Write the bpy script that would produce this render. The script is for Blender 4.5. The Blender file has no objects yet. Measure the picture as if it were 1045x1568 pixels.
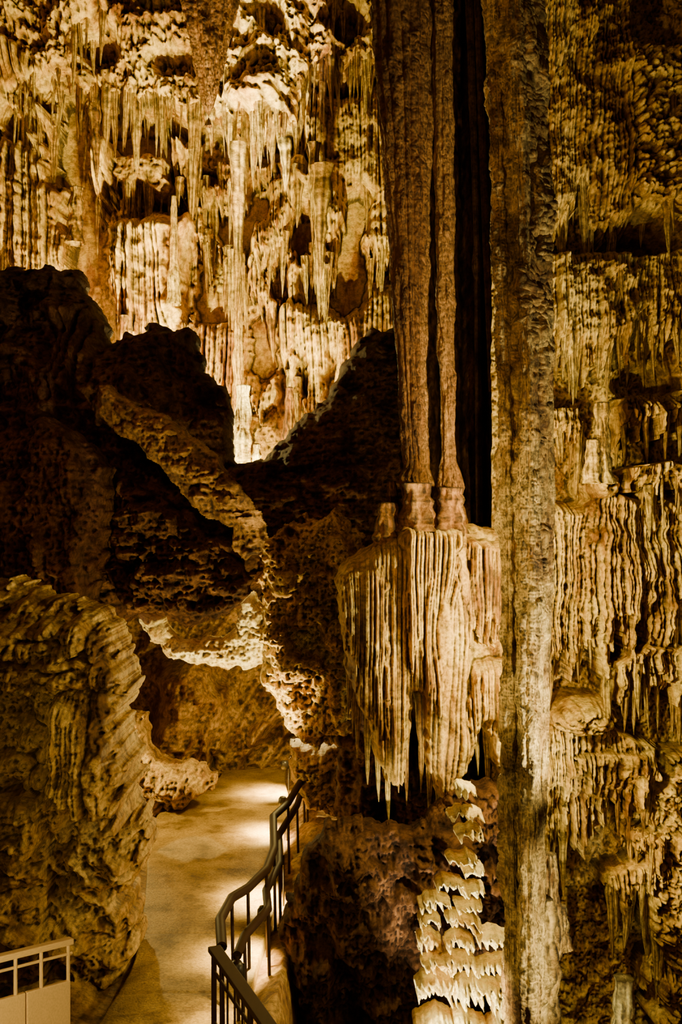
import bpy, math, numpy as np
from mathutils import Vector
F=2286.7; CZ=5.8
def P(px,py,d): return ((px-784)/F*d, d, CZ+(1176-py)/F*d)
# ---------------- numpy noise ----------------
def h3(i,j,k,s):
    i=i.astype(np.int64);j=j.astype(np.int64);k=np.asarray(k).astype(np.int64)
    n=(i*374761393+j*668265263+k*2147483647+s*1274126177)&0xffffffff
    n=((n^(n>>13))*1274126177)&0xffffffff
    n=((n^(n>>16))*2246822519)&0xffffffff
    return ((n^(n>>15))&0xffffff)/float(0xffffff)
def vn(x,y,z=None,s=0):
    if z is None:
        xi=np.floor(x);yi=np.floor(y);a=x-xi;b=y-yi
        a=a*a*a*(a*(a*6-15)+10);b=b*b*b*(b*(b*6-15)+10)
        z0=np.zeros(1)
        v=(h3(xi,yi,z0,s)*(1-a)+h3(xi+1,yi,z0,s)*a)*(1-b)+(h3(xi,yi+1,z0,s)*(1-a)+h3(xi+1,yi+1,z0,s)*a)*b
        return v*2-1
    zi=np.floor(z);c=z-zi;c=c*c*(3-2*c)
    xi=np.floor(x);yi=np.floor(y);a=x-xi;b=y-yi
    a=a*a*(3-2*a);b=b*b*(3-2*b)
    r=0
    for dz,wz in((0,1-c),(1,c)):
        r=r+wz*((h3(xi,yi,zi+dz,s)*(1-a)+h3(xi+1,yi,zi+dz,s)*a)*(1-b)+(h3(xi,yi+1,zi+dz,s)*(1-a)+h3(xi+1,yi+1,zi+dz,s)*a)*b)
    return r*2-1
def fbm(x,y,z=None,o=5,s=0,g=0.5):
    r=0;a=1.0;t=0
    for i in range(o):
        c,sn=math.cos(0.6*i),math.sin(0.6*i)
        r=r+a*vn((x*c-y*sn)*2**i+i*17.3,(x*sn+y*c)*2**i+i*9.1,None if z is None else z*2**i,s+i);t+=a;a*=g
    return r/t
def ridged(x,y,o=4,s=0):
    r=0;a=1;t=0
    for i in range(o):
        r=r+a*(1-np.abs(vn(x*2**i+i*7.7,y*2**i+3.3*i,None,s+i))*2);t+=a;a*=.5
    return r/t
def worley(x,y,s=0):
    xi=np.floor(x);yi=np.floor(y);best=np.full(x.shape,9.0)
    for a in(-1,0,1):
        for b in(-1,0,1):
            cx=xi+a;cy=yi+b
            dx=cx+0.15+.7*h3(cx,cy,np.zeros(1),s)-x;dy=cy+.15+.7*h3(cx,cy,np.ones(1),s)-y
            best=np.minimum(best,dx*dx+dy*dy)
    return np.sqrt(best)
def pop(x,y,s=0):
    return np.sqrt(np.clip(1-(worley(x,y,s)*1.2)**2,0,1))
def sst(a,b,x):
    t=np.clip((x-a)/(b-a),0,1);return t*t*(3-2*t)
# ---------------- materials ----------------
def rock_mat(name,c1,c2,c3,rough=.55,scale=1.0,bump=.7,streak=.3,spec=.35,grain=9,crease_shade=.15,knob=12,mott=.3,dist=.06):
    m=bpy.data.materials.new(name);m.use_nodes=True;nt=m.node_tree;N=nt.nodes;Lk=nt.links
    b=N['Principled BSDF'];b.inputs['Roughness'].default_value=rough
    b.inputs['Specular IOR Level'].default_value=spec
    tc=N.new('ShaderNodeTexCoord');mp=N.new('ShaderNodeMapping');mp.inputs['Scale'].default_value=(scale,scale,scale*streak)
    Lk.new(tc.outputs['Object'],mp.inputs[0])
    n1=N.new('ShaderNodeTexNoise');n1.inputs['Scale'].default_value=1.6;n1.inputs['Detail'].default_value=10;n1.inputs['Roughness'].default_value=.68
    Lk.new(mp.outputs[0],n1.inputs['Vector'])
    r=N.new('ShaderNodeValToRGB');e=r.color_ramp.elements
    e[0].position=.38;e[0].color=(*c3,1);e[1].position=.59;e[1].color=(*c1,1);k=e.new(.47);k.color=(*c2,1)
    Lk.new(n1.outputs[0],r.inputs[0])
    n2=N.new('ShaderNodeTexNoise');n2.inputs['Scale'].default_value=grain;n2.inputs['Detail'].default_value=8;n2.inputs['Roughness'].default_value=.78
    Lk.new(tc.outputs['Object'],n2.inputs['Vector'])
    r2=N.new('ShaderNodeMapRange');r2.inputs[1].default_value=.40;r2.inputs[2].default_value=.56;r2.inputs[3].default_value=mott;r2.inputs[4].default_value=1.12
    Lk.new(n2.outputs[0],r2.inputs[0])
    mx=N.new('ShaderNodeMix');mx.data_type='RGBA';mx.blend_type='MULTIPLY';mx.inputs[0].default_value=.85
    Lk.new(r.outputs[0],mx.inputs[6]);Lk.new(r2.outputs[0],mx.inputs[7])
    # shade painted into the base colour of crevices, for contrast
    g=N.new('ShaderNodeNewGeometry');r3=N.new('ShaderNodeMapRange');r3.inputs[1].default_value=.45;r3.inputs[2].default_value=.51;r3.inputs[3].default_value=crease_shade;r3.inputs[4].default_value=1.1
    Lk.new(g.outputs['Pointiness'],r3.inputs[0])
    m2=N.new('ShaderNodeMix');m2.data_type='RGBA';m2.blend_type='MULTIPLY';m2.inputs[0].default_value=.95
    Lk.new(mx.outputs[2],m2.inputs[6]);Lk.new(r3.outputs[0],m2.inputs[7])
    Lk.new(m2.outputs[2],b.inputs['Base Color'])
    v=N.new('ShaderNodeTexVoronoi');v.inputs['Scale'].default_value=knob;v.inputs['Randomness'].default_value=1
    Lk.new(tc.outputs['Object'],v.inputs['Vector'])
    sb=N.new('ShaderNodeMath');sb.operation='SUBTRACT';Lk.new(n2.outputs[0],sb.inputs[0])
    ml=N.new('ShaderNodeMath');ml.operation='MULTIPLY';ml.inputs[1].default_value=.6;Lk.new(v.outputs['Distance'],ml.inputs[0]);Lk.new(ml.outputs[0],sb.inputs[1])
    bp=N.new('ShaderNodeBump');bp.inputs['Strength'].default_value=bump;bp.inputs['Distance'].default_value=dist
    Lk.new(sb.outputs[0],bp.inputs['Height']);Lk.new(bp.outputs[0],b.inputs['Normal'])
    return m
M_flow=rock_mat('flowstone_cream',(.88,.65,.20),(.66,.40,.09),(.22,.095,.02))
M_back=rock_mat('flowstone_gold',(.93,.69,.185),(.74,.44,.08),(.25,.095,.015),scale=.45,grain=3.5,knob=4.5,crease_shade=.10,dist=.15,mott=.28)
M_col=rock_mat('column_tan',(.90,.66,.27),(.60,.38,.13),(.24,.12,.04),grain=8,knob=11,streak=.6,crease_shade=.1,bump=1.0,mott=.10,scale=1.6)
M_red=rock_mat('flowstone_rust',(.52,.28,.11),(.31,.14,.055),(.11,.045,.018),streak=.10,grain=10,knob=12,crease_shade=.15,mott=.25)
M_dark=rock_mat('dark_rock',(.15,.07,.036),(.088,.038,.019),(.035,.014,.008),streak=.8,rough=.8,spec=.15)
M_mound=rock_mat('flowstone_amber',(.70,.47,.15),(.47,.27,.075),(.17,.075,.02),crease_shade=.12)
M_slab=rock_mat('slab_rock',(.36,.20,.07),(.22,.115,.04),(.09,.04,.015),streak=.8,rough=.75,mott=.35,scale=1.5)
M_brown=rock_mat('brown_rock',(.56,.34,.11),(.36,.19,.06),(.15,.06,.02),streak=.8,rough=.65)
M_white=rock_mat('calcite_white',(.96,.85,.46),(.86,.66,.26),(.45,.26,.08),streak=.6,crease_shade=.2,mott=.5)
M_conc=rock_mat('walkway_concrete',(.34,.215,.06),(.245,.15,.04),(.13,.075,.02),streak=1,rough=.45,bump=.4,grain=25,crease_shade=.8,knob=40,dist=.02,mott=.45,spec=.2)
def plain(name,c,rough=.4,metal=0,spec=.5):
    m=bpy.data.materials.new(name);m.use_nodes=True;N=m.node_tree.nodes;b=N['Principled BSDF']
    n=N.new('ShaderNodeTexNoise');n.inputs['Scale'].default_value=25;r=N.new('ShaderNodeValToRGB')
    r.color_ramp.elements[0].color=(*[v*.6 for v in c],1);r.color_ramp.elements[1].color=(*c,1)
    m.node_tree.links.new(n.outputs[0],r.inputs[0]);m.node_tree.links.new(r.outputs[0],b.inputs['Base Color'])
    b.inputs['Roughness'].default_value=rough;b.inputs['Metallic'].default_value=metal;b.inputs['Specular IOR Level'].default_value=spec;return m
M_rail=plain('rail_brown_paint',(.045,.02,.012),.6,spec=.2)
M_rail2=plain('rail_cream_paint',(.80,.55,.30),.4)
M_lamp=plain('lamp_housing',(.05,.04,.03),.4)
# ---------------- mesh helpers ----------------
def mk(name,V,Fc,mat,smooth=True):
    me=bpy.data.meshes.new(name);V=np.asarray(V,dtype=np.float32);Fc=np.asarray(Fc,dtype=np.int32)
    me.vertices.add(len(V));me.vertices.foreach_set('co',V.ravel())
    me.loops.add(Fc.size);me.loops.foreach_set('vertex_index',Fc.ravel())
    me.polygons.add(len(Fc));me.polygons.foreach_set('loop_start',np.arange(0,Fc.size,4,dtype=np.int32))
    me.polygons.foreach_set('use_smooth',np.full(len(Fc),smooth))
    me.update(calc_edges=True);me.validate()
    o=bpy.data.objects.new(name,me);bpy.context.scene.collection.objects.link(o);me.materials.append(mat);return o
def gfaces(n,m,wrap=False):
    I=np.arange(n*m).reshape(n,m)
    a=I[:-1,:-1];b=I[:-1,1:];c=I[1:,1:];d=I[1:,:-1]
    q=np.stack([a,b,c,d],-1).reshape(-1,4)
    if wrap:
        w=np.stack([I[:-1,-1],I[:-1,0],I[1:,0],I[1:,-1]],-1);q=np.vstack([q,w])
    return q
def pxy(X,Z,d): return 784+X*F/d, 1176-(Z-CZ)*F/d
def curve(c,x):
    c=np.array(c,float);return np.interp(x,c[:,0],c[:,1])
def shelf(X,Z,D,top,bot,p,w,jag,s,a=None,ramp=.3,edge=14):
    """draped flowstone curtain: protrudes p metres, fluted every w px, ragged tips of length jag px"""
    x,y=pxy(X,Z,D-p)
    a=.5*p if a is None else a
    T=curve(top,x);B=curve(bot,x)
    T=T+16*fbm(x/45,x*0+s,None,3,s);B=B+.3*jag*vn(x/48,x*0,None,s+9)+.25*jag*vn(x/17,x*0,None,s+8)
    x0=max(top[0][0],bot[0][0]);x1=min(top[-1][0],bot[-1][0])
    xw=x+.35*w*vn(x/(3*w),y/(14*w),None,s+1)+1.8*w*vn(x/(5*w),y*0,None,s+2)
    xw=xw+7*vn(x/50,y/160,None,s+3)
    def layer(w,jag,seed):
        u=xw/w+seed*.37;ce=np.floor(u);t=np.abs(2*(u-ce)-1)
        h1=h3(ce,ce*0,np.zeros(1),seed);h2=h3(ce,ce*0+5,np.zeros(1),seed)
        tip=B+jag*(h1**1.3)*1.2-.25*jag
        tl=jag*(.5+.5*h2)*h1+2
        hw=np.clip((tip-y)/tl,0,1)**.55*(.8+.2*h2)
        hwm=np.where(y<tip-tl,1.04,hw)
        f=np.sqrt(np.clip(1-(t/np.maximum(hwm,1e-3))**2,0,1))
        f=np.where(hw<=0,0,f);return f,h2
    f1,h=layer(w,jag,s+10);f2,_=layer(w*.41,jag*.8,s+20)
    inside=(f1>0)|(f2>0)
    rp=sst(0,1,np.clip((y-T)/(np.maximum(B-T,1)*ramp),0,1))**.6
    e=sst(x0-edge,x0+edge,x+7*vn(y/25,x*0,None,s+5))*(1-sst(x1-edge,x1+edge,x+7*vn(y/25,x*0+3,None,s+6)))
    dm=.7+.4*vn(x/(2.5*w),y/(9*w),None,s+12)
    g=np.where(inside,(p-a)+a*dm*(.68*f1*(.35+.65*h)+.32*f2),0)
    g=g*(1+.04*vn(x/w*.8,y/(w*1.2),None,s+7)+.10*vn(x/(w*4),y/(w*4),None,s+17))
    return g*rp*e*(y>T)
def wallsheet(name,x0,x1,y0,y1,D,step,fn,mat):
    """vertical rock face, y = D - relief(x,z)"""
    ax,_,az=P(x0,y1,D);bx,_,bz=P(x1,y0,D);st=step/F*D
    xs=np.arange(ax,bx,st);zs=np.arange(az,bz,st)
    X,Z=np.meshgrid(xs,zs);R=fn(X,Z)
    V=np.stack([X,D-R,Z],-1).reshape(-1,3)
    return mk(name,V,gfaces(len(zs),len(xs)),mat),X,Z,R
def polydist(x,y,poly):
    n=len(poly);ins=np.zeros(x.shape,bool);d=np.full(x.shape,1e9)
    for i in range(n):
        ax,ay=poly[i];bx,by=poly[(i+1)%n]
        vx,vy=bx-ax,by-ay;L=vx*vx+vy*vy+1e-9
        t=np.clip(((x-ax)*vx+(y-ay)*vy)/L,0,1)
        d=np.minimum(d,(x-ax-t*vx)**2+(y-ay-t*vy)**2)
        c=((ay>y)!=(by>y))&(x<(bx-ax)*(y-ay)/(by-ay+1e-12)+ax);ins^=c
    d=np.sqrt(d);return np.where(ins,d,-d)
def mass(name,poly,D,thick,step,mat,fn=None,rad=70,rough=.15,nscale=60,jit=7,seed=0,popa=0,popw=25,rid=0,vs=1.0,raw=False,fine=.25,frac=0):
    """solid rock body; outline = poly (measured at depth D+thick), bulging to depth D at the front"""
    Dc=D+thick;pa=np.array(poly,float)
    ax,_,az=P(pa[:,0].min()-15,pa[:,1].max()+15,Dc);bx,_,bz=P(pa[:,0].max()+15,pa[:,1].min()-15,Dc);st=step/F*Dc
    xs=np.arange(ax,bx,st);zs=np.arange(az,bz,st);X,Z=np.meshgrid(xs,zs);x,y=pxy(X,Z,Dc)
    xj=x+jit*fbm(x/25,y/25,o=3,s=seed+50);yj=y+jit*fbm(x/25+9,y/25,o=3,s=seed+60)
    sd=polydist(xj,yj,poly);t=np.clip(sd/rad,0,1);inf=np.sqrt(1-(1-t)**2)
    n=fbm(x/nscale,y/nscale*vs,o=7,s=seed,g=.5)
    R=thick*inf+rough*n*inf*2
    if rid: R=R+rid*ridged(x/nscale*1.3,y/nscale*1.3*vs,s=seed+5)*inf
    if frac:  # angular fractured blocks
        wx=x+14*fbm(x/40,y/40,o=3,s=seed+31);wy=y+14*fbm(x/40+7,y/40,o=3,s=seed+32)
        R=R-frac*inf*(worley(wx/(nscale*.9),wy/(nscale*.6),seed+33)+.45*worley(wx/(nscale*.35),wy/(nscale*.25),seed+34))
    R=R+rough*fine*inf*ridged(x/nscale*5,y/nscale*5*vs,s=seed+9,o=3)
    if popa:
        wx=x+6*fbm(x/20,y/20,o=2,s=seed+7);wy=y+6*fbm(x/20+5,y/20,o=2,s=seed+8)
        R=R+popa*inf*(.65*pop(wx/popw,wy/popw,seed)+.35*pop(wx/popw*2.3,wy/popw*2.3,seed+1))
    if fn is not None: R=R+fn(X,Z)*np.clip(inf*1.6,0,1)
    Bk=-thick*inf*.8
    inside=sd>0
    cell=inside[:-1,:-1]&inside[1:,:-1]&inside[:-1,1:]&inside[1:,1:]
    cp=np.pad(cell,1);full=cp[:-1,:-1]&cp[1:,:-1]&cp[:-1,1:]&cp[1:,1:]
    used=cp[:-1,:-1]|cp[1:,:-1]|cp[:-1,1:]|cp[1:,1:]
    idx=-np.ones(X.shape,int);k=used.sum();idx[used]=np.arange(k)
    bidx=idx.copy();kb=full.sum();bidx[full]=k+np.arange(kb)
    Rf=np.where(full,R,0)
    V=np.vstack([np.stack([X[used],Dc-Rf[used],Z[used]],-1),np.stack([X[full],Dc-Bk[full],Z[full]],-1)])
    def q(I,rev):
        a=[I[:-1,:-1][cell],I[:-1,1:][cell],I[1:,1:][cell],I[1:,:-1][cell]]
        return np.stack(a[::-1] if rev else a,-1)
    Q=np.vstack([q(idx,False),q(bidx,True)])
    if raw: return V,Q
    return mk(name,V,Q,mat)
def revolve(pts,D,nth=96,step=3,flute=.08,nf=14,popa=0.0,popw=.06,s=0,lump=.08,dy=0.0,shrink=0.0):
    """speleothem of roughly round section. pts: (ypx,xleft,xright)"""
    pts=sorted(pts);a=np.array(pts,float)
    ys=np.arange(a[0,0],a[-1,0]+step,step)
    xl=np.interp(ys,a[:,0],a[:,1]);xr=np.interp(ys,a[:,0],a[:,2])
    cx=((xl+xr)/2-784)/F*D;r=(xr-xl)/2/F*D-shrink;z=CZ+(1176-ys)/F*D
    th=np.linspace(0,2*np.pi,nth,endpoint=False)+math.pi/2
    TH,ZZ=np.meshgrid(th,z);R=np.repeat(r[:,None],nth,1);C=np.repeat(cx[:,None],nth,1)
    sx=np.cos(TH);sy=np.sin(TH)
    w=TH+.15*vn(ZZ*.8,TH*2,None,s)
    fl=np.abs(np.sin(w*nf/2))**.7
    rr=R*(1-flute+flute*fl*2)+R*lump*fbm(sx*1.5,sy*1.5,ZZ*.5/max(r.max(),.05),o=4,s=s)*2
    rr=rr+R*.5*lump*fbm(sx*5,sy*5,ZZ*5,o=3,s=s+3)
    if popa:
        u=TH*r.max()/popw;v=ZZ/popw
        u=u+.6*vn(u*.7,v*.7,None,s+4);v=v+.6*vn(u*.7+9,v*.7,None,s+5)
        am=sst(-.4,.3,fbm(u/5,v/9,o=3,s=s+6))
        rr=rr+popa*(.35+.65*am)*(.6*pop(u,v*.8,s)+.4*pop(u*2.1,v*2.1,s+1)+.5*vn(u*.8,v*.3,None,s+8))*np.minimum(1,R/.05)
    V=np.stack([C+rr*sx,D+dy+rr*sy,ZZ],-1).reshape(-1,3)
    return V,gfaces(len(z),nth,True)
def joinmk(name,parts,mat):
    Vs=[];Fs=[];o=0
    for V,Fc in parts: Vs.append(V);Fs.append(Fc+o);o+=len(V)
    return mk(name,np.vstack(Vs),np.vstack(Fs),mat)
def tite(x,y0,y1,w,D,s,beads=.12,nth=24):
    n=9;pts=[]
    for i in range(n+1):
        t=i/n;ww=w*(1-t)**.75*(1+.15*math.sin(t*20+s))+w*.06
        xo=3*math.sin(t*3+s);pts.append((y0+(y1-y0)*t,x+xo-ww/2,x+xo+ww/2))
    return revolve(pts,D,nth=nth,step=3,flute=.15,nf=7,s=s,lump=beads)
def mite(x,y0,y1,wt,wb,D,s,beads=.2):
    n=8;pts=[(y0-2,x-1,x+1)]
    for i in range(n+1):
        t=i/n;ww=(wt+(wb-wt)*t**1.3)*(1+.15*math.sin(i*2.4+s));pts.append((y0+(y1-y0)*t,x-ww/2,x+ww/2))
    return revolve(pts,D,nth=48,step=2,flute=.08,nf=9,s=s,lump=beads,popa=.02,popw=.08)
def auto_tites(X,Z,R,D,n,px_drop,thr,wr,lr,seed,box):
    """stalactites rooted on the lips of overhanging ledges of a rock face"""
    r=np.random.RandomState(seed);dz=Z[1,0]-Z[0,0];k=max(1,int(px_drop/F*D/dz))
    drop=R[k:,:]-R[:-k,:]
    dd=D-R[k:,:];x,y=pxy(X[k:,:],Z[k:,:],dd)
    ok=np.argwhere((drop>thr)&(x>box[0])&(x<box[1])&(y>box[2])&(y<box[3]))
    out=[]
    for i in r.choice(len(ok),min(n,len(ok)),replace=False):
        a,b=ok[i];w=wr[0]+(wr[1]-wr[0])*r.uniform()**2;d=dd[a,b]+.5*w/F*D+.04
        out.append(tite(x[a,b],y[a,b]-25,y[a,b]+r.uniform(*lr)*(w/wr[1])**.4,w,d,r.randint(99)))
    return out

# ================= BACK WALL =================
def gs(x,y,cx,cy,rx,ry): return np.exp(-(((x-cx)/rx)**2+((y-cy)/ry)**2)**1.5)
def back(X,Z):
    D=36;x,y=pxy(X,Z,D-1.5);S=lambda *a,**k:shelf(X,Z,D,*a,**k)
    base=1.1*fbm(x/150,y/150,o=5,s=1)+.2*ridged(x/70,y/90,s=4,o=3)
    R=base
    roofb=curve([(-400,330),(0,230),(120,190),(180,250),(250,235),(330,270),(400,285),(450,310),(520,290),(540,318),(600,322),(655,300),(720,205),(860,170),(1400,150)],x)+14*fbm(x/18,y*0,o=3,s=8)
    d=roofb-y
    wx=x+12*fbm(x/25,y/25,o=3,s=21);wy=y+12*fbm(x/25+4,y/25,o=3,s=22)
    roof=(1.9+2.6*np.clip(d/330,0,1)+.6*pop(wx/34,wy/28,3)+.25*pop(wx/14,wy/12,5)+1.1*fbm(x/70,y/50,o=5,s=9)+.25*ridged(x/14,y/50,s=31))*sst(0,14,d)
    R=np.maximum(R,roof)
    L=[([(-400,120),(0,170),(175,200)],[(-400,560),(0,600),(60,630),(120,600),(140,480),(175,330)],2.6,22,60,11),
       ([(-400,0),(0,20),(150,60)],[(-400,230),(0,250),(60,210),(100,170),(150,100)],4.0,26,70,12),
       ([(225,440),(270,425),(330,405),(425,415)],[(225,680),(262,740),(300,770),(340,770),(380,740),(425,690)],3.6,22,45,13),
       ([(185,250),(215,240),(245,260)],[(185,380),(215,400),(245,360)],3.0,18,80,17),
       ([(385,300),(450,320),(560,330),(700,330)],[(385,390),(430,400),(560,400),(700,390)],2.8,18,95,18),
       ([(420,420),(500,430),(560,430)],[(420,530),(500,560),(560,560)],2.1,16,60,19),
       ([(560,330),(640,340),(700,320)],[(560,470),(640,500),(700,430)],3.2,20,120,14),
       ([(670,330),(720,340),(790,360)],[(670,450),(720,560),(745,600),(790,480)],3.6,24,90,15),
       ([(690,120),(760,150),(870,140),(960,140)],[(690,250),(760,440),(870,560),(960,600)],2.4,18,90,16),
       ([(560,520),(620,540),(700,520)],[(560,640),(620,660),(700,700)],1.9,16,60,23),
       ([(640,640),(700,655),(760,650),(880,600),(960,600)],[(640,800),(700,980),(760,960),(880,900),(960,900)],2.5,22,80,24),
       ([(400,700),(450,690),(560,720),(640,730)],[(400,820),(450,880),(560,900),(640,960)],1.6,24,50,25),
       ([(250,780),(400,800),(500,860)],[(250,1000),(400,1000),(500,1000)],1.2,22,40,26)]
    for t,b,p,w,j,s in L: R=np.maximum(R,S(t,b,p,w,j,s)+.5*base)
    xn=x+16*fbm(x/30,y/30,o=3,s=90);yn=y+22*fbm(x/30,y/30,o=3,s=91)
    led=(2.0+.3*fbm(x/40,y/30,o=4,s=92))*sst(0,50,yn-320)*(1-sst(0,14,yn-(425+.25*(x-330))))*sst(235,265,xn)*(1-sst(375,400,xn))
    R=np.maximum(R,led)
    for c in [(300,315,70,32,2.4),(150,330,38,90,5),(175,480,36,70,4.0),(470,395,38,28,3.2),(530,500,40,60,2.4),(590,450,30,50,2.6),(700,520,32,64,4.2),(800,620,38,85,4.2),(600,800,35,70,2.2),(470,690,60,30,1.8),(820,480,32,64,3.4),(430,610,25,70,1.6),(770,880,20,60,2.2),(690,860,14,70,2),(130,240,60,26,3),(520,130,30,40,2.2),(250,150,50,30,1.8),(630,110,40,30,2.0),(790,90,30,60,2.6),(60,300,40,30,2.5),(640,620,24,50,2.4)]:
        R=R-c[4]*gs(x+16*fbm(x/30,y/30,o=3,s=60),y+16*fbm(x/30,y/30,o=3,s=61),*c[:4])
    R=R+.09*fbm(x/9,y/14,o=3,s=40)+.16*pop(x/16,y/14,41)*sst(.05,.35,fbm(x/90,y/90,o=2,s=42))
    # smooth pale boss under the roof
    q=1-((xn+.5*(xn-x)-600)/86)**2-((yn-(yn-y)*.2-268)/56)**2
    return np.maximum(R,4.5*np.clip(q,0,1)**.35+.4*fbm(x/35,y/25,o=4,s=70)*(q>0))
_,BX,BZ,BR=wallsheet('wall_back',-330,1250,-260,1350,36,2.3,back,M_back)
pt=[tite(530,420,560,16,33,1),tite(545,330,740,34,32.6,7,.2),tite(485,250,330,26,32,4),tite(740,380,640,42,32.0,9),tite(219,240,420,26,32.4,5,.25),tite(655,320,440,30,32.2,6),tite(720,330,500,26,32.2,8)]
pt+=auto_tites(BX,BZ,BR,36,280,12,.9,(6,28),(50,210),5,(-20,890,0,900))
joinmk('stalactite_cluster',pt,M_back)
joinmk('stalactite',[revolve([(-120,425,550),(0,430,532),(60,442,520),(130,452,508),(200,464,496),(262,475,484),(290,479,481)],31,nth=160,step=2,flute=.22,nf=9,s=3,lump=.25,popa=.15,popw=.3,shrink=.05)],M_red)
joinmk('limestone_pillar',[mite(548,640,1010,12,34,33,5),mite(175,430,560,22,36,32,2,.35),mite(665,890,1020,14,34,33,3),mite(783,750,900,8,26,33,4),mite(400,450,700,10,30,33,6)],M_back)
joinmk('stalagmite',[mite(558,885,1085,22,62,31.6,8,.3),mite(590,1020,1090,14,30,31.4,1)],M_white)

# ================= LEFT DARK ROCK =================
def drips(X,Z):
    x,y=pxy(X,Z,20);return .35*np.abs(np.sin(x/13+vn(x/40,y/200,None,71)*3))*gs(x,y,150,790,75,130)*1.4+.5*pop(x/60,y/34,72)*sst(1150,1250,y)
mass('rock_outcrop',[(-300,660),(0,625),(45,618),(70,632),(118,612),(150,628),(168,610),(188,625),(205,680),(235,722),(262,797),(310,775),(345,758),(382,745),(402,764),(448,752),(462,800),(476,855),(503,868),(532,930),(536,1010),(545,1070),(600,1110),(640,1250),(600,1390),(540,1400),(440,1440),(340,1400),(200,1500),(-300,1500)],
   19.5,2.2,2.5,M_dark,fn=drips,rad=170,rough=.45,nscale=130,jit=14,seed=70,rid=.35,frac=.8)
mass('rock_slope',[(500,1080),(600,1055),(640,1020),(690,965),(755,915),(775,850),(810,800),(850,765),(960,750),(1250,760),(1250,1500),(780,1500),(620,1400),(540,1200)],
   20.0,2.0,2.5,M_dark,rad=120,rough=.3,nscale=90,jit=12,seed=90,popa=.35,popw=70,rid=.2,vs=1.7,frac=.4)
mass('leaning_slab',[(225,885),(262,888),(300,920),(372,948),(430,985),(490,1035),(545,1105),(600,1180),(622,1230),(605,1262),(565,1290),(532,1262),(535,1215),(480,1195),(420,1140),(370,1080),(310,1015),(260,990),(225,960)],
   17.7,.7,2.3,M_slab,rad=70,rough=.2,nscale=70,jit=10,seed=110,rid=.15,frac=.4,fine=.25)
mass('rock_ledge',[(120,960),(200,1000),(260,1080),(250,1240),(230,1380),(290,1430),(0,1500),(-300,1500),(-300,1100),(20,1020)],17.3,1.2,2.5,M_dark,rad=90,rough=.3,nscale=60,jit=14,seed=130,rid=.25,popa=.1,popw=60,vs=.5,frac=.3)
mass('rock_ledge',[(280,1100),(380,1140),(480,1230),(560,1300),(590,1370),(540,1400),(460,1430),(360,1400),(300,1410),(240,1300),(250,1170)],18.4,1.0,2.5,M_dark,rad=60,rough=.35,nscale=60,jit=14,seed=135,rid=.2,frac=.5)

# ================= PASSAGE (recess) =================
def rec(X,Z):
    x,y=pxy(X,Z,22);R=.7*fbm(x/150,y/200,o=4,s=301)+.8*ridged((x+y*.6)/130,(y-x*.3)/260,s=303,o=3)+.10*fbm(x/15,y/15,o=3,s=305)+.4*pop(x/90,y/60,306)*sst(1640,1700,y)
    return R+1.4*sst(1650,1850,y)*(x<480)+1.2*gs(x,y,420,1620,110,90)
wallsheet('wall_passage',150,900,1330,1900,23.6,2.6,rec,M_brown)
mass('calcite_drapery',[(322,1405),(372,1418),(400,1455),(460,1472),(520,1452),(548,1430),(552,1390),(582,1355),(606,1375),(632,1450),(625,1510),(565,1540),(515,1530),(430,1515),(380,1495),(340,1455)],
   17.4,.5,2.0,M_white,rad=35,rough=.12,nscale=35,jit=12,seed=150,popa=.2,popw=40,frac=.15,fine=.1)
mass('popcorn_rock',[(590,1290),(620,1235),(700,1180),(800,1180),(870,1300),(880,1500),(850,1720),(770,1705),(700,1690),(650,1650),(610,1560),(600,1500),(610,1400)],
   16.2,1.0,2.1,M_flow,rad=80,rough=.4,nscale=60,jit=22,seed=170,popa=.5,popw=36,frac=.4)
mass('passage_boulder',[(250,1600),(340,1640),(355,1715),(400,1745),(440,1740),(500,1775),(490,1812),(420,1850),(350,1880),(300,1980),(250,1900)],
   19.0,.7,2.4,M_mound,rad=60,rough=.3,nscale=50,jit=14,seed=190,popa=.2,popw=40,vs=.7,frac=.2)
mass('passage_rock',[(660,1700),(700,1705),(800,1700),(850,1800),(800,1900),(740,1850),(700,1850),(670,1790)],17.5,.7,2.6,M_brown,rad=50,rough=.2,nscale=40,jit=10,seed=195,popa=.2,popw=30,frac=.2)

# ================= LEFT FOREGROUND FLOWSTONE =================
def lf(X,Z):
    D=12.3;x,y=pxy(X,Z,12.2);S=lambda *a,**k:shelf(X,Z,D,*a,**k)
    R=np.zeros_like(X)
    for t,b,p,w,j,s in [([(80,1600),(200,1580),(335,1600)],[(80,1850),(200,1930),(335,1960)],.9,24,60,201),
        ([(-60,1440),(100,1430),(300,1440)],[(-60,1500),(100,1510),(300,1520)],.5,34,30,202),
        ([(-60,1530),(100,1520),(320,1540)],[(-60,1580),(100,1590),(320,1610)],.6,30,30,203),
        ([(-60,1830),(60,1820),(130,1850)],[(-60,1930),(60,1940),(130,1950)],.55,40,40,204)]:
        R=np.maximum(R,S(t,b,p,w,j,s,a=.45*p))
    R=R+.42*pop(x/75+.3*vn(x/40,y/40,None,3),y/42,205)*sst(1600,1700,y)*(x<110)
    R=R+.36*pop(x/60+.4*vn(x/30,y/30,None,3),y/30,206)*(1-sst(1560,1640,y))
    q=(x-.9*(y-1900));R=R+sst(1900,2000,y)*(.26*ridged(q/90,(y+x*.3)/200,s=207,o=4)+.2*pop(q/50,y/70,208))
    return R
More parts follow.
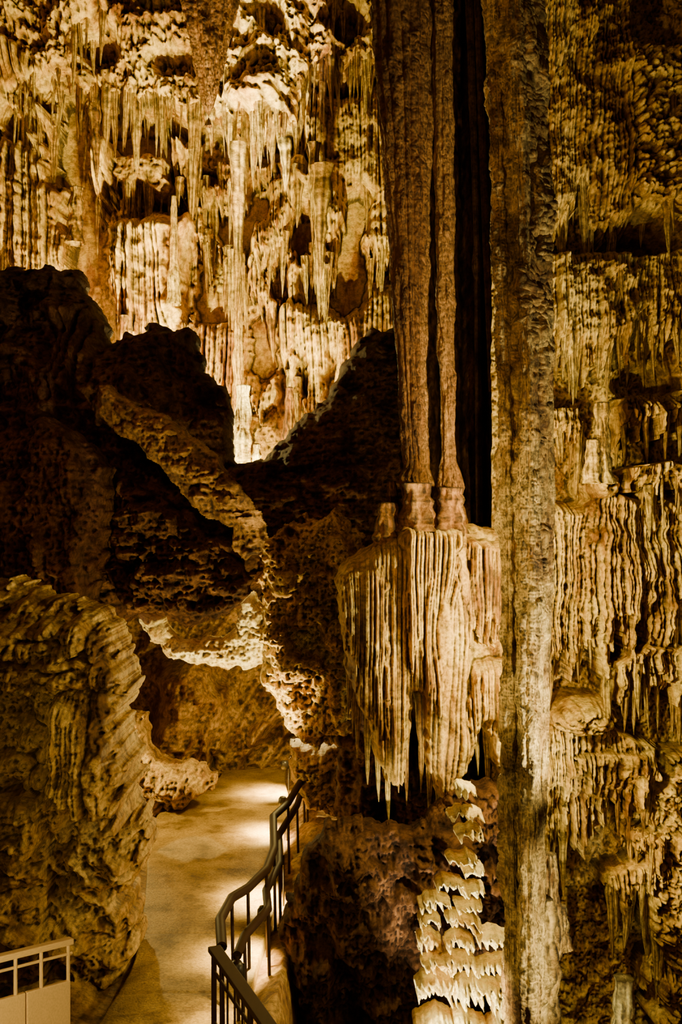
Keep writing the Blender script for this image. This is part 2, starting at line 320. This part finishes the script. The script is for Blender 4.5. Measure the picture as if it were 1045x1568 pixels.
mass('flowstone_mound',[(-200,1300),(40,1325),(150,1365),(240,1400),(300,1450),(312,1520),(322,1570),(300,1640),(328,1720),(320,1800),(345,1870),(352,1950),(330,1990),(296,2015),(328,2080),(318,2190),(290,2260),(230,2352),(180,2480),(-200,2480)],
   12.3,1.0,2.1,M_mound,fn=lf,rad=120,rough=.2,nscale=90,jit=24,seed=210,frac=.18,fine=.2)

# ================= CENTRE FLOWSTONE =================
def cf(X,Z):
    D=14;S=lambda *a,**k:shelf(X,Z,D,*a,**k);R=np.zeros_like(X)
    for t,b,p,w,j,s in [([(760,1310),(810,1260),(870,1230),(1000,1215),(1090,1215)],[(760,1800),(1090,1900)],.6,22,90,221),
        ([(1075,1235),(1180,1240)],[(1075,1430),(1180,1460)],.7,20,90,222),
        ([(1080,1540),(1180,1520)],[(1080,1900),(1180,1900)],.7,20,90,223),
        ([(780,1330),(850,1290),(900,1280)],[(780,1480),(850,1620),(900,1660)],.8,20,150,225),
        ([(930,1215),(990,1200),(1070,1212)],[(930,1450),(990,1580),(1070,1480)],.75,20,120,224)]:
        R=np.maximum(R,S(t,b,p,w,j,s,a=.6*p,ramp=.1))
    return R
cur=[(768,1330),(800,1275),(860,1238),(920,1195),(1080,1200),(1170,1225),(1172,1500),(1165,1700),(1150,1820),(1130,1740),(1112,1730),(1095,1640),(1078,1690),(1050,1760),(1030,1790),(1010,1810),(990,1800),(972,1740),(957,1580),(948,1570),(938,1680),(925,1770),(905,1780),(884,1770),(860,1730),(840,1650),(812,1580),(795,1550),(785,1460)]
cu_=[mass('c',cur,14.0,.7,1.9,None,fn=cf,rad=36,rough=.05,nscale=60,jit=9,seed=220,fine=.1,raw=True)]
cu_+=[tite(x,y0,y1,w,14.25,i*7,nth=40) for i,(x,y0,y1,w) in enumerate([(800,1440,1650,22),(812,1500,1690,18),(824,1480,1740,26),(848,1520,1800,28),(872,1560,1840,26),(893,1560,1890,28),(914,1560,1820,24),(932,1560,1850,22),(966,1560,1820,26),(986,1560,1880,30),(1008,1560,1920,30),(1030,1540,1860,26),(1052,1520,1810,28),(1074,1480,1770,24),(1098,1520,1780,22),(1120,1540,1840,26),(1146,1560,1890,28)])]
joinmk('flowstone_curtain',cu_,M_flow)
pa=revolve([(-150,842,992),(0,856,990),(250,872,990),(500,890,985),(800,908,980),(1000,922,982),(1075,930,985),(1095,918,992),(1120,920,1000),(1150,928,992),(1165,938,985),(1185,920,1000),(1240,915,1015)],14.6,nth=300,step=2.0,flute=.09,nf=14,s=11,lump=.10,popa=.06,popw=.09,shrink=.045)
pb=revolve([(-150,988,1036),(0,994,1038),(500,1002,1042),(800,1010,1044),(1060,1018,1048),(1090,1012,1060),(1120,1008,1066),(1150,1018,1058),(1170,1008,1070),(1230,1005,1075)],14.5,nth=160,step=2.0,flute=.12,nf=7,s=12,lump=.14,popa=.04,popw=.07,shrink=.02)
joinmk('limestone_column',[pa,pb,mite(890,1155,1260,34,66,14.1,6,.3),mite(958,1110,1220,60,90,14.0,7,.3),mite(1035,1120,1230,50,74,14.0,9,.3),mite(900,1105,1160,16,28,14.6,10,.35)],M_red)
pts=[(-150,1108,1240),(0,1118,1243),(250,1130,1250),(500,1135,1262),(800,1146,1274),(1100,1150,1274),(1400,1152,1262),(1700,1154,1256),(2000,1158,1248),(2352,1164,1242),(2480,1160,1240)]
pc=revolve(pts,11,nth=620,step=1.5,flute=.07,nf=9,s=21,lump=.06,popa=.11,popw=.13,shrink=.07)
p2=revolve([(-150,1200,1240),(0,1207,1244),(500,1222,1264),(1100,1234,1274),(1600,1224,1262),(2000,1220,1252),(2480,1217,1245)],11.0,nth=120,step=2,flute=.15,nf=7,s=22,lump=.12,popa=.03,popw=.06,shrink=.015)
p3=revolve([(-150,1165,1190),(0,1170,1197),(900,1200,1232),(2480,1195,1230)],10.74,nth=120,step=2,flute=.15,nf=7,s=23,lump=.25,popa=.06,popw=.08)
p4=revolve([(-150,1112,1140),(0,1122,1150),(900,1150,1180),(2480,1166,1190)],10.84,nth=120,step=2,flute=.15,nf=7,s=24,lump=.25,popa=.06,popw=.08,shrink=.02)
joinmk('limestone_column',[pc,p2,p3,p4],M_col)
joinmk('column_foot_flowstone',[mite(1262,1960,2200,26,70,11.4,4,.35),mite(1240,2060,2420,60,84,11.3,5,.35),mite(1290,2080,2180,20,44,11.5,6,.35)],M_col)

def dw(X,Z):
    x,y=pxy(X,Z,18);R=.35*np.abs(np.sin(x/17+.4*vn(x/30,y/300,None,5)))+.3*fbm(x/40,y/200,o=4,s=401)
    return R+.1*fbm(x/8,y/30,o=2,s=44)
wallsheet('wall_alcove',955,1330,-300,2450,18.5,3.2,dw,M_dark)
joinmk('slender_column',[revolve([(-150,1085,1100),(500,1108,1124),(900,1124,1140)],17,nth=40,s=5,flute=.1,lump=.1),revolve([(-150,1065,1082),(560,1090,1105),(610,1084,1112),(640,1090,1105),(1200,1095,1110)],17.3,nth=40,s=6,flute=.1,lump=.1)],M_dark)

# ================= RIGHT WALL =================
def rw(X,Z):
    D=15.5;x,y=pxy(X,Z,14.6);S=lambda *a,**k:shelf(X,Z,D,*a,**k)
    base=.4*fbm(x/110,y/110,o=5,s=500)+.12*ridged(x/50,y/60,s=501)
    R=base
    L=[([(1230,-200),(1480,-200)],[(1230,470),(1300,480),(1350,420),(1400,470),(1480,480)],1.1,22,70,511),
       ([(1230,-200),(1330,-150),(1400,-200)],[(1230,300),(1330,40),(1400,60)],1.4,20,60,512),
       ([(1230,560),(1300,545),(1400,545),(1480,550),(1700,520)],[(1230,740),(1300,780),(1400,770),(1480,740),(1700,640)],1.1,20,110,513),
       ([(1330,580),(1400,570),(1470,590)],[(1330,590),(1400,600),(1470,610)],1.35,18,30,514),
       ([(1240,920),(1350,925)],[(1240,975),(1350,985)],.9,20,50,515),
       ([(1460,900),(1520,880),(1700,870)],[(1460,950),(1520,920),(1700,960)],1.4,24,80,516),
       ([(1230,1160),(1290,1150),(1350,1140),(1400,1100),(1470,1130),(1560,1140),(1700,1140)],[(1230,1480),(1300,1490),(1400,1480),(1480,1420),(1560,1440),(1700,1400)],1.3,22,150,517),
       ([(1460,1080),(1530,1060),(1700,1050)],[(1460,1110),(1530,1110),(1700,1130)],1.75,22,60,518),
       ([(1440,1530),(1520,1500),(1700,1490)],[(1440,1570),(1520,1570),(1700,1600)],1.4,24,80,519),
       ([(1230,1680),(1350,1660),(1420,1690),(1540,1740)],[(1230,1880),(1350,1880),(1420,1830),(1540,1780)],1.2,22,150,520),
       ([(1330,1760),(1420,1740),(1540,1740)],[(1330,1790),(1420,1830),(1540,1800)],1.5,20,100,521),
       ([(1490,1860),(1560,1840),(1700,1840)],[(1490,1900),(1560,1900),(1700,1900)],1.1,26,40,522),
       ([(1480,1950),(1560,1930),(1700,1930)],[(1480,1980),(1560,1990),(1700,1990)],1.25,22,50,525),
       ([(1400,2050),(1480,2010),(1560,2010),(1700,2010)],[(1400,2075),(1480,2070),(1560,2060),(1700,2060)],1.1,24,50,523),
       ([(1520,2120),(1600,2100),(1700,2100)],[(1520,2170),(1600,2180),(1700,2190)],1.1,24,60,524),
       ([(1500,2240),(1600,2220),(1700,2220)],[(1500,2290),(1600,2300),(1700,2300)],1.0,24,60,526)]
    sh=0
    for t,b,p,w,j,s in L:
        g=S(t,b,p,w,j,s,ramp=.12);sh=np.maximum(sh,g);R=np.maximum(R,g+.6*base)
    R=R-1.5*(1-sst(.02,.2,sh))*sst(840,880,y)
    wx=x+12*fbm(x/25,y/25,o=3,s=530);wy=y+12*fbm(x/25+4,y/25,o=3,s=531);pp=.6*pop(wx/48,wy/34,533)+.4*pop(wx/19,wy/14,534)
    z1=sst(1430,1470,x)*sst(60,120,y)*(1-sst(440,500,y))
    z2=gs(x,y,1345,1655,125,62)
    z3=sst(1490,1530,x+26*vn(y/40,y*0,None,9))*sst(1700,1760,y)
    z4=gs(x,y,1390,1115,70,60)
    R=np.maximum(R,1.0*z1*(.2+pp));R=np.maximum(R,z2*(.75+.7*pp)+(z2-1)*1.6);R=np.maximum(R,(z3-1)*2+z3*(.1+.9*pp));R=np.maximum(R,(z4-1)*1.6+z4*(.7+.6*pp))
    hole=gs(x,y,1530,860,60,60)+.8*gs(x,y,1500,530,90,30)
    return R-hole+.035*fbm(x/7,y/10,o=3,s=540)+.14*fbm(x/28,y/28,o=3,s=545)
_,RX,RZ,RR=wallsheet('wall_right',1130,1900,-250,2520,15.5,1.8,rw,M_flow)
joinmk('stalagmite',[mite(1383,925,1110,22,46,14.1,31,.5),mite(1360,1010,1110,18,34,14.0,32,.4)],M_flow)
joinmk('stalagmite',[mite(1435,2245,2420,32,64,13.4,33,.3)],M_white)
joinmk('stalactite_cluster',auto_tites(RX,RZ,RR,15.5,160,10,.35,(9,28),(60,190),9,(1250,1600,100,2200)),M_flow)

# ================= LOWER CENTRE =================
mass('rock_bank',[(655,2520),(650,2260),(640,2180),(662,2060),(700,1960),(745,1890),(790,1870),(860,1890),(950,1900),(1040,1800),(1180,1790),(1200,2520)],
   12.9,.9,2.2,M_dark,rad=110,rough=.3,nscale=80,jit=16,seed=600,rid=.25,popa=.14,popw=32,frac=.35)
mass('rock_backing',[(790,1420),(1200,1400),(1230,2060),(780,2060),(770,1700)],15.8,.6,3,M_dark,rad=90,rough=.3,nscale=80,jit=16,seed=640,rid=.2,popa=.1,popw=45,frac=.25)
def chunk(cx,y0,w,h,D,s):
    r=np.random.RandomState(s);n=max(2,int(w/16));pl=[(cx-w/2,y0+h*r.uniform(.2,.4)),(cx-w*.3,y0+h*r.uniform(0,.15)),(cx,y0),(cx+w*.32,y0+h*r.uniform(0,.2)),(cx+w/2,y0+h*r.uniform(.2,.4))]
    for i in range(n):
        xa=cx+w/2-(i+r.uniform(.2,.5))*w/n;xb=cx+w/2-(i+1)*w/n
        pl.append((xa,y0+h*r.uniform(.7,1.3)));pl.append((xb,y0+h*r.uniform(.4,.65)))
    def f(X,Z):
        x,y=pxy(X,Z,D);return .12*np.abs(np.sin(x/5+vn(x/20,y/30,None,s)*2))+.08*pop(x/12,y/9,s)
    return mass('c',pl,D,.22,1.7,None,fn=f,rad=18,rough=.09,nscale=26,jit=12,seed=s*3+800,raw=True,fine=.5)
cs=[(1066,1790,60,34,12.2),(1044,1850,44,34,12.2),(1085,1846,44,40,12.1),(1075,1888,56,36,12.1),(1058,1950,70,30,12.1),(1085,1975,56,32,12.0),(1030,2005,66,32,12.0),(1085,2015,56,36,12.0),(996,2050,76,32,12.0),(1070,2058,60,30,12.0),
    (985,2090,56,34,11.9),(1060,2092,90,34,12.0),(980,2135,60,36,11.9),(1050,2135,80,38,11.8),(1130,2125,84,50,11.9),(1030,2180,120,40,11.7),(1130,2190,84,44,11.7),(1000,2225,90,70,11.6),(1090,2235,110,70,11.6),(1145,2250,50,70,11.6),(1000,2300,90,110,11.5),(1070,2310,90,120,11.5),(1140,2325,80,120,11.5)]
joinmk('stalagmite_tiers',[chunk(*c,i) for i,c in enumerate(cs)],M_white)

# ================= FLOOR / CEILING / SIDE WALL =================
def fp(px,py,z=0.0):
    d=(CZ-z)*F/(py-1176);return ((px-784)/F*d,d)
Lf=[fp(505,1785),fp(440,1828),fp(365,1862),fp(335,1920),fp(335,2010),fp(325,2110),fp(305,2220),fp(225,2352),fp(120,2520),(-2.9,6)]
Rt=[fp(655,1785),fp(668,1840),fp(655,1900),fp(650,1990),fp(640,2070),fp(600,2190),fp(560,2352),fp(560,2520),(-.75,6)]
la=np.array(sorted([(b,a) for a,b in Lf]));ra=np.array(sorted([(b,a) for a,b in Rt]))
ys=np.linspace(6,22.4,520);xl=np.interp(ys,la[:,0],la[:,1]);xr=np.interp(ys,ra[:,0],ra[:,1])
k=np.ones(25)/25;pad=lambda v:np.convolve(np.pad(v,12,'edge'),k,'valid');xl=pad(xl);xr=pad(xr)
tt=np.linspace(0,1,90);Xp=xl[:,None]*(1-tt)+xr[:,None]*tt;Yp=np.repeat(ys[:,None],90,1)
Zp=.03*fbm(Xp*1.3,Yp*1.3,o=6,s=700)-.03*np.clip(1-np.abs((Yp*1.0)%1.7-.1)/.03,0,1)*.5
Zp[:,0]-=.22;Zp[:,-1]-=.22
mk('walkway',np.stack([Xp,Yp,Zp],-1).reshape(-1,3),gfaces(520,90),M_conc)
gx=np.arange(-22,14,.06);gy=np.arange(4,37,.08);GX,GY=np.meshgrid(gx,gy)
XR=np.interp(GY,ys,xr);XL=np.interp(GY,ys,xl)
out=np.maximum(GX-XR,XL-GX);on=np.clip(out/.5,0,1)
GZ=-.16+on*(.3*fbm(GX*.9,GY*.9,o=6,s=710)+.1+.15*pop(GX*2.5,GY*2.5,711))-2.8*sst(.3,.8,GX-XR)*(GY<17)
mk('floor',np.stack([GX,GY,GZ],-1).reshape(-1,3),gfaces(*GX.shape),M_brown)
cx=np.arange(-22,20,.2);cy=np.arange(2,38,.2);CX,CY=np.meshgrid(cx,cy)
mk('ceiling',np.stack([CX,CY,27+1.2*fbm(CX*.3,CY*.3,o=5,s=720)-.8*pop(CX*.6,CY*.6,3)],-1).reshape(-1,3),gfaces(*CX.shape),M_brown)
wy_=np.arange(3,37,.15);wz=np.arange(-4,28,.15);WY,WZ=np.meshgrid(wy_,wz)
mk('wall_left',np.stack([-16.5+1.3*fbm(WY*.3,WZ*.3,o=5,s=730),WY,WZ],-1).reshape(-1,3),gfaces(*WY.shape),M_brown)

# ================= RAILINGS =================
def tube(name,pts,r,mat,parent=None):
    cu=bpy.data.curves.new(name,'CURVE');cu.dimensions='3D';cu.bevel_depth=r;cu.bevel_resolution=4;cu.use_fill_caps=True
    sp=cu.splines.new('POLY');sp.points.add(len(pts)-1)
    for i,p in enumerate(pts): sp.points[i].co=(*p,1)
    cu.materials.append(mat);o=bpy.data.objects.new(name,cu);bpy.context.scene.collection.objects.link(o)
    if parent: o.parent=parent
    return o
def empty(name):
    e=bpy.data.objects.new(name,None);bpy.context.scene.collection.objects.link(e);return e
def railpt(px,py,z): x,y=fp(px,py,z);return (x,y,z)
rail=empty('handrail')
top=[(790,1703),(722,1690),(705,1772),(662,1845),(628,1876),(630,1950),(612,1998),(570,2040),(533,2062),(506,2112),(510,2175)]
T=[railpt(a,b,1.02) for a,b in top];tube('top_rail',T,.06,M_rail,rail)
low=[(780,1745),(712,1765),(698,1800),(683,1850),(641,1918),(642,1985),(612,2045),(616,2088),(562,2150),(545,2195)]
T2=[railpt(a,b,.74) for a,b in low];tube('lower_rail',T2,.055,M_rail,rail)
n=0
for p in T[1:]+T2[2:]:
    tube('post_%d'%n,[p,(p[0]+.02,p[1],-.15)],.022,M_rail,rail);n+=1
nr=empty('handrail')
A=railpt(492,2178,1.05);B=railpt(640,2375,1.05);C=railpt(760,2560,1.05)
def box_beam(name,a,b,w,h,mat,par):
    a=Vector(a);b=Vector(b);d=(b-a).normalized();s=d.cross(Vector((0,0,1))).normalized()*w/2;u=Vector((0,0,h/2))
    V=[p+x*s+y*u for p in(a,b) for x,y in((-1,-1),(1,-1),(1,1),(-1,1))]
    Fc=[(0,1,2,3),(7,6,5,4),(0,4,5,1),(1,5,6,2),(2,6,7,3),(3,7,4,0)]
    o=mk(name,V,Fc,mat,False);bv=o.modifiers.new('b','BEVEL');bv.width=.008;bv.segments=2;o.parent=par;return o
box_beam('top_rail',A,C,.14,.06,M_rail,nr)
for j,z in enumerate((.8,.25)):
    tube('mid_rail_%d'%j,[(A[0],A[1],z),(C[0],C[1],z)],.02,M_rail,nr)
for j in range(14):
    t=j/13;q=[A[i]*(1-t)+C[i]*t for i in range(3)];tube('picket_%d'%j,[q,(q[0],q[1],-.15)],.03 if j%5==0 else .012,M_rail,nr)
bl=empty('viewing_balustrade')
a=P(-140,2235,7.2);b=P(165,2160,8.0)
box_beam('top_rail',a,b,.07,.05,M_rail2,bl)
for j,t in enumerate((.35,.55,.75,.97)):
    q=[a[i]*(1-t)+b[i]*t for i in range(3)];tube('post_%d'%j,[q,(q[0],q[1],q[2]-1.1)],.015,M_rail2,bl)
tube('mid_rail',[(a[0],a[1],a[2]-.1),(b[0],b[1],b[2]-.1)],.012,M_rail2,bl)
for j,(t0,t1) in enumerate(((0,.3),(.31,.62),(.63,.98))):
    q0=[a[i]*(1-t0)+b[i]*t0 for i in range(3)];q1=[a[i]*(1-t1)+b[i]*t1 for i in range(3)]
    q0[2]-=.5;q1[2]-=.5
    box_beam('panel_%d'%j,q0,q1,.04,.38,M_rail2,bl)
box_beam('deck',(a[0]-.1,a[1]-.3,a[2]-1.1),(b[0],b[1]-.3,b[2]-1.1),.8,.1,M_conc,bl)

# ================= LIGHTS =================
def col(t):
    return {'w':(1,.74,.22),'o':(1,.55,.16),'y':(1,.82,.38),'r':(1,.42,.24)}[t]
def point(name,px,py,d,W,c='w',r=.05):
    l=bpy.data.lights.new(name,'POINT');l.energy=W;l.color=col(c);l.shadow_soft_size=r
    o=bpy.data.objects.new(name,l);o.location=P(px,py,d);bpy.context.scene.collection.objects.link(o);return o
def spot(name,a,b,W,ang=70,c='w',r=.1,blend=.6):
    l=bpy.data.lights.new(name,'SPOT');l.energy=W;l.color=col(c);l.shadow_soft_size=r;l.spot_size=math.radians(ang);l.spot_blend=blend
    o=bpy.data.objects.new(name,l);o.location=a;o.rotation_euler=(Vector(b)-Vector(a)).to_track_quat('-Z','Y').to_euler()
    bpy.context.scene.collection.objects.link(o);return o
point('cave_floodlight',300,900,31.5,5600,'w')
point('cave_floodlight',80,780,31,700,'o')
spot('fill_spotlight',P(500,950,29),P(600,262,32.5),38000,22,'y')
spot('fill_spotlight',P(400,900,28.5),P(330,160,33),9000,55,'w')
spot('fill_spotlight',P(700,1080,29),P(600,520,34),11000,66,'w')
point('cave_floodlight',590,1130,30.5,2400,'w')
point('cave_floodlight',830,900,32,300,'o')
# passage
point('cave_floodlight',700,1600,19.6,380,'w')
point('cave_floodlight',235,1700,18,360,'w')
spot('fill_spotlight',P(560,1800,15.0),P(600,1440,17.5),1600,75,'w',r=.04)
spot('fill_spotlight',P(760,-260,15),P(590,1215,18),14000,8,'w',blend=.9)
spot('fill_spotlight',P(520,2500,10.5),P(740,1570,16.5),2800,22,'w')
spot('fill_spotlight',P(-400,-200,8),P(280,1050,18),900,50,'r',r=.3)  # added fill out of frame, lifts the dark rock on the left
# left flowstone
spot('fill_spotlight',P(600,2500,10.5),P(190,2130,12.5),560,38,'w',blend=.9)
# centre + columns
spot('fill_spotlight',P(620,2500,10.5),P(960,1440,14),2800,36,'w')
spot('fill_spotlight',P(300,1900,5),P(1000,900,14),700,42,'o')
spot('fill_spotlight',P(-300,1500,7),P(1200,1300,11),2600,38,'w')
spot('fill_spotlight',P(-200,500,7),P(1170,150,11),600,34,'o')  # added fill out of frame, brightens the top of the big column
spot('fill_spotlight',P(1750,2000,9.5),P(1240,1400,11),2200,80,'y')
spot('fill_spotlight',P(1700,2400,9.3),P(1230,2150,11),700,60,'y')
spot('fill_spotlight',P(600,2900,7),P(1200,2000,11),600,30,'w')  # added fill below frame, brightens the lower big column
# right wall
point('cave_floodlight',1205,1560,12.4,430,'w')
point('cave_floodlight',1205,1130,12.6,400,'w')
spot('fill_spotlight',P(1205,1900,12.3),P(1620,1930,15),900,42,'w')
spot('fill_spotlight',P(1300,2600,12.0),P(1435,2320,13.4),120,30,'y')  # small fill added below frame to brighten the white stalagmite
spot('fill_spotlight',P(1000,2640,9.2),P(1060,2150,12),3600,42,'y')
spot('fill_spotlight',P(-300,2500,5),P(60,2250,7.6),380,60,'w')  # fill added out of frame to brighten the balustrade
def lamp(px,py,W):
    x,y=fp(px,py,.5);e=empty('walkway_lamp')
    V=[];n=20
    for z,r in((.66,.02),(.66,.05),(.62,.075),(.5,.085),(.5,.075),(.61,.06)):
        for k_ in range(n): V.append((x+r*math.cos(k_*2*math.pi/n),y+r*math.sin(k_*2*math.pi/n),z))
    o=mk('hood',V,gfaces(6,n,True),M_lamp);o.parent=e
    tube('stake',[(x+.08,y,.64),(x+.08,y,-.2)],.012,M_lamp,e)
    spot('walkway_lamp_light',(x,y,.54),(x-.3,y,0),W,112,'w',r=.03,blend=1)
for px,py,W in((655,1765,1500),(650,1850,1400),(640,1985,1500),(605,2110,900),(545,2240,180)): lamp(px,py,W)
w=bpy.data.worlds.new('World');bpy.context.scene.world=w;w.use_nodes=True
w.node_tree.nodes['Background'].inputs[0].default_value=(.55,.28,.16,1);w.node_tree.nodes['Background'].inputs[1].default_value=.035
l=bpy.data.lights.new('camera_fill_light','AREA');l.size=3;l.energy=80;l.color=(1,.5,.28)  # soft fill added behind the camera, stands for no fixture
o=bpy.data.objects.new('camera_fill_light',l);o.location=(-1,-2,CZ+2);o.rotation_euler=(math.radians(85),0,0);bpy.context.scene.collection.objects.link(o)
c=bpy.data.cameras.new('camera');c.sensor_fit='VERTICAL';c.sensor_height=36;c.lens=35;c.clip_end=200
co=bpy.data.objects.new('camera',c);co.location=(0,0,CZ);co.rotation_euler=(math.pi/2,0,0)
bpy.context.scene.collection.objects.link(co);bpy.context.scene.camera=co
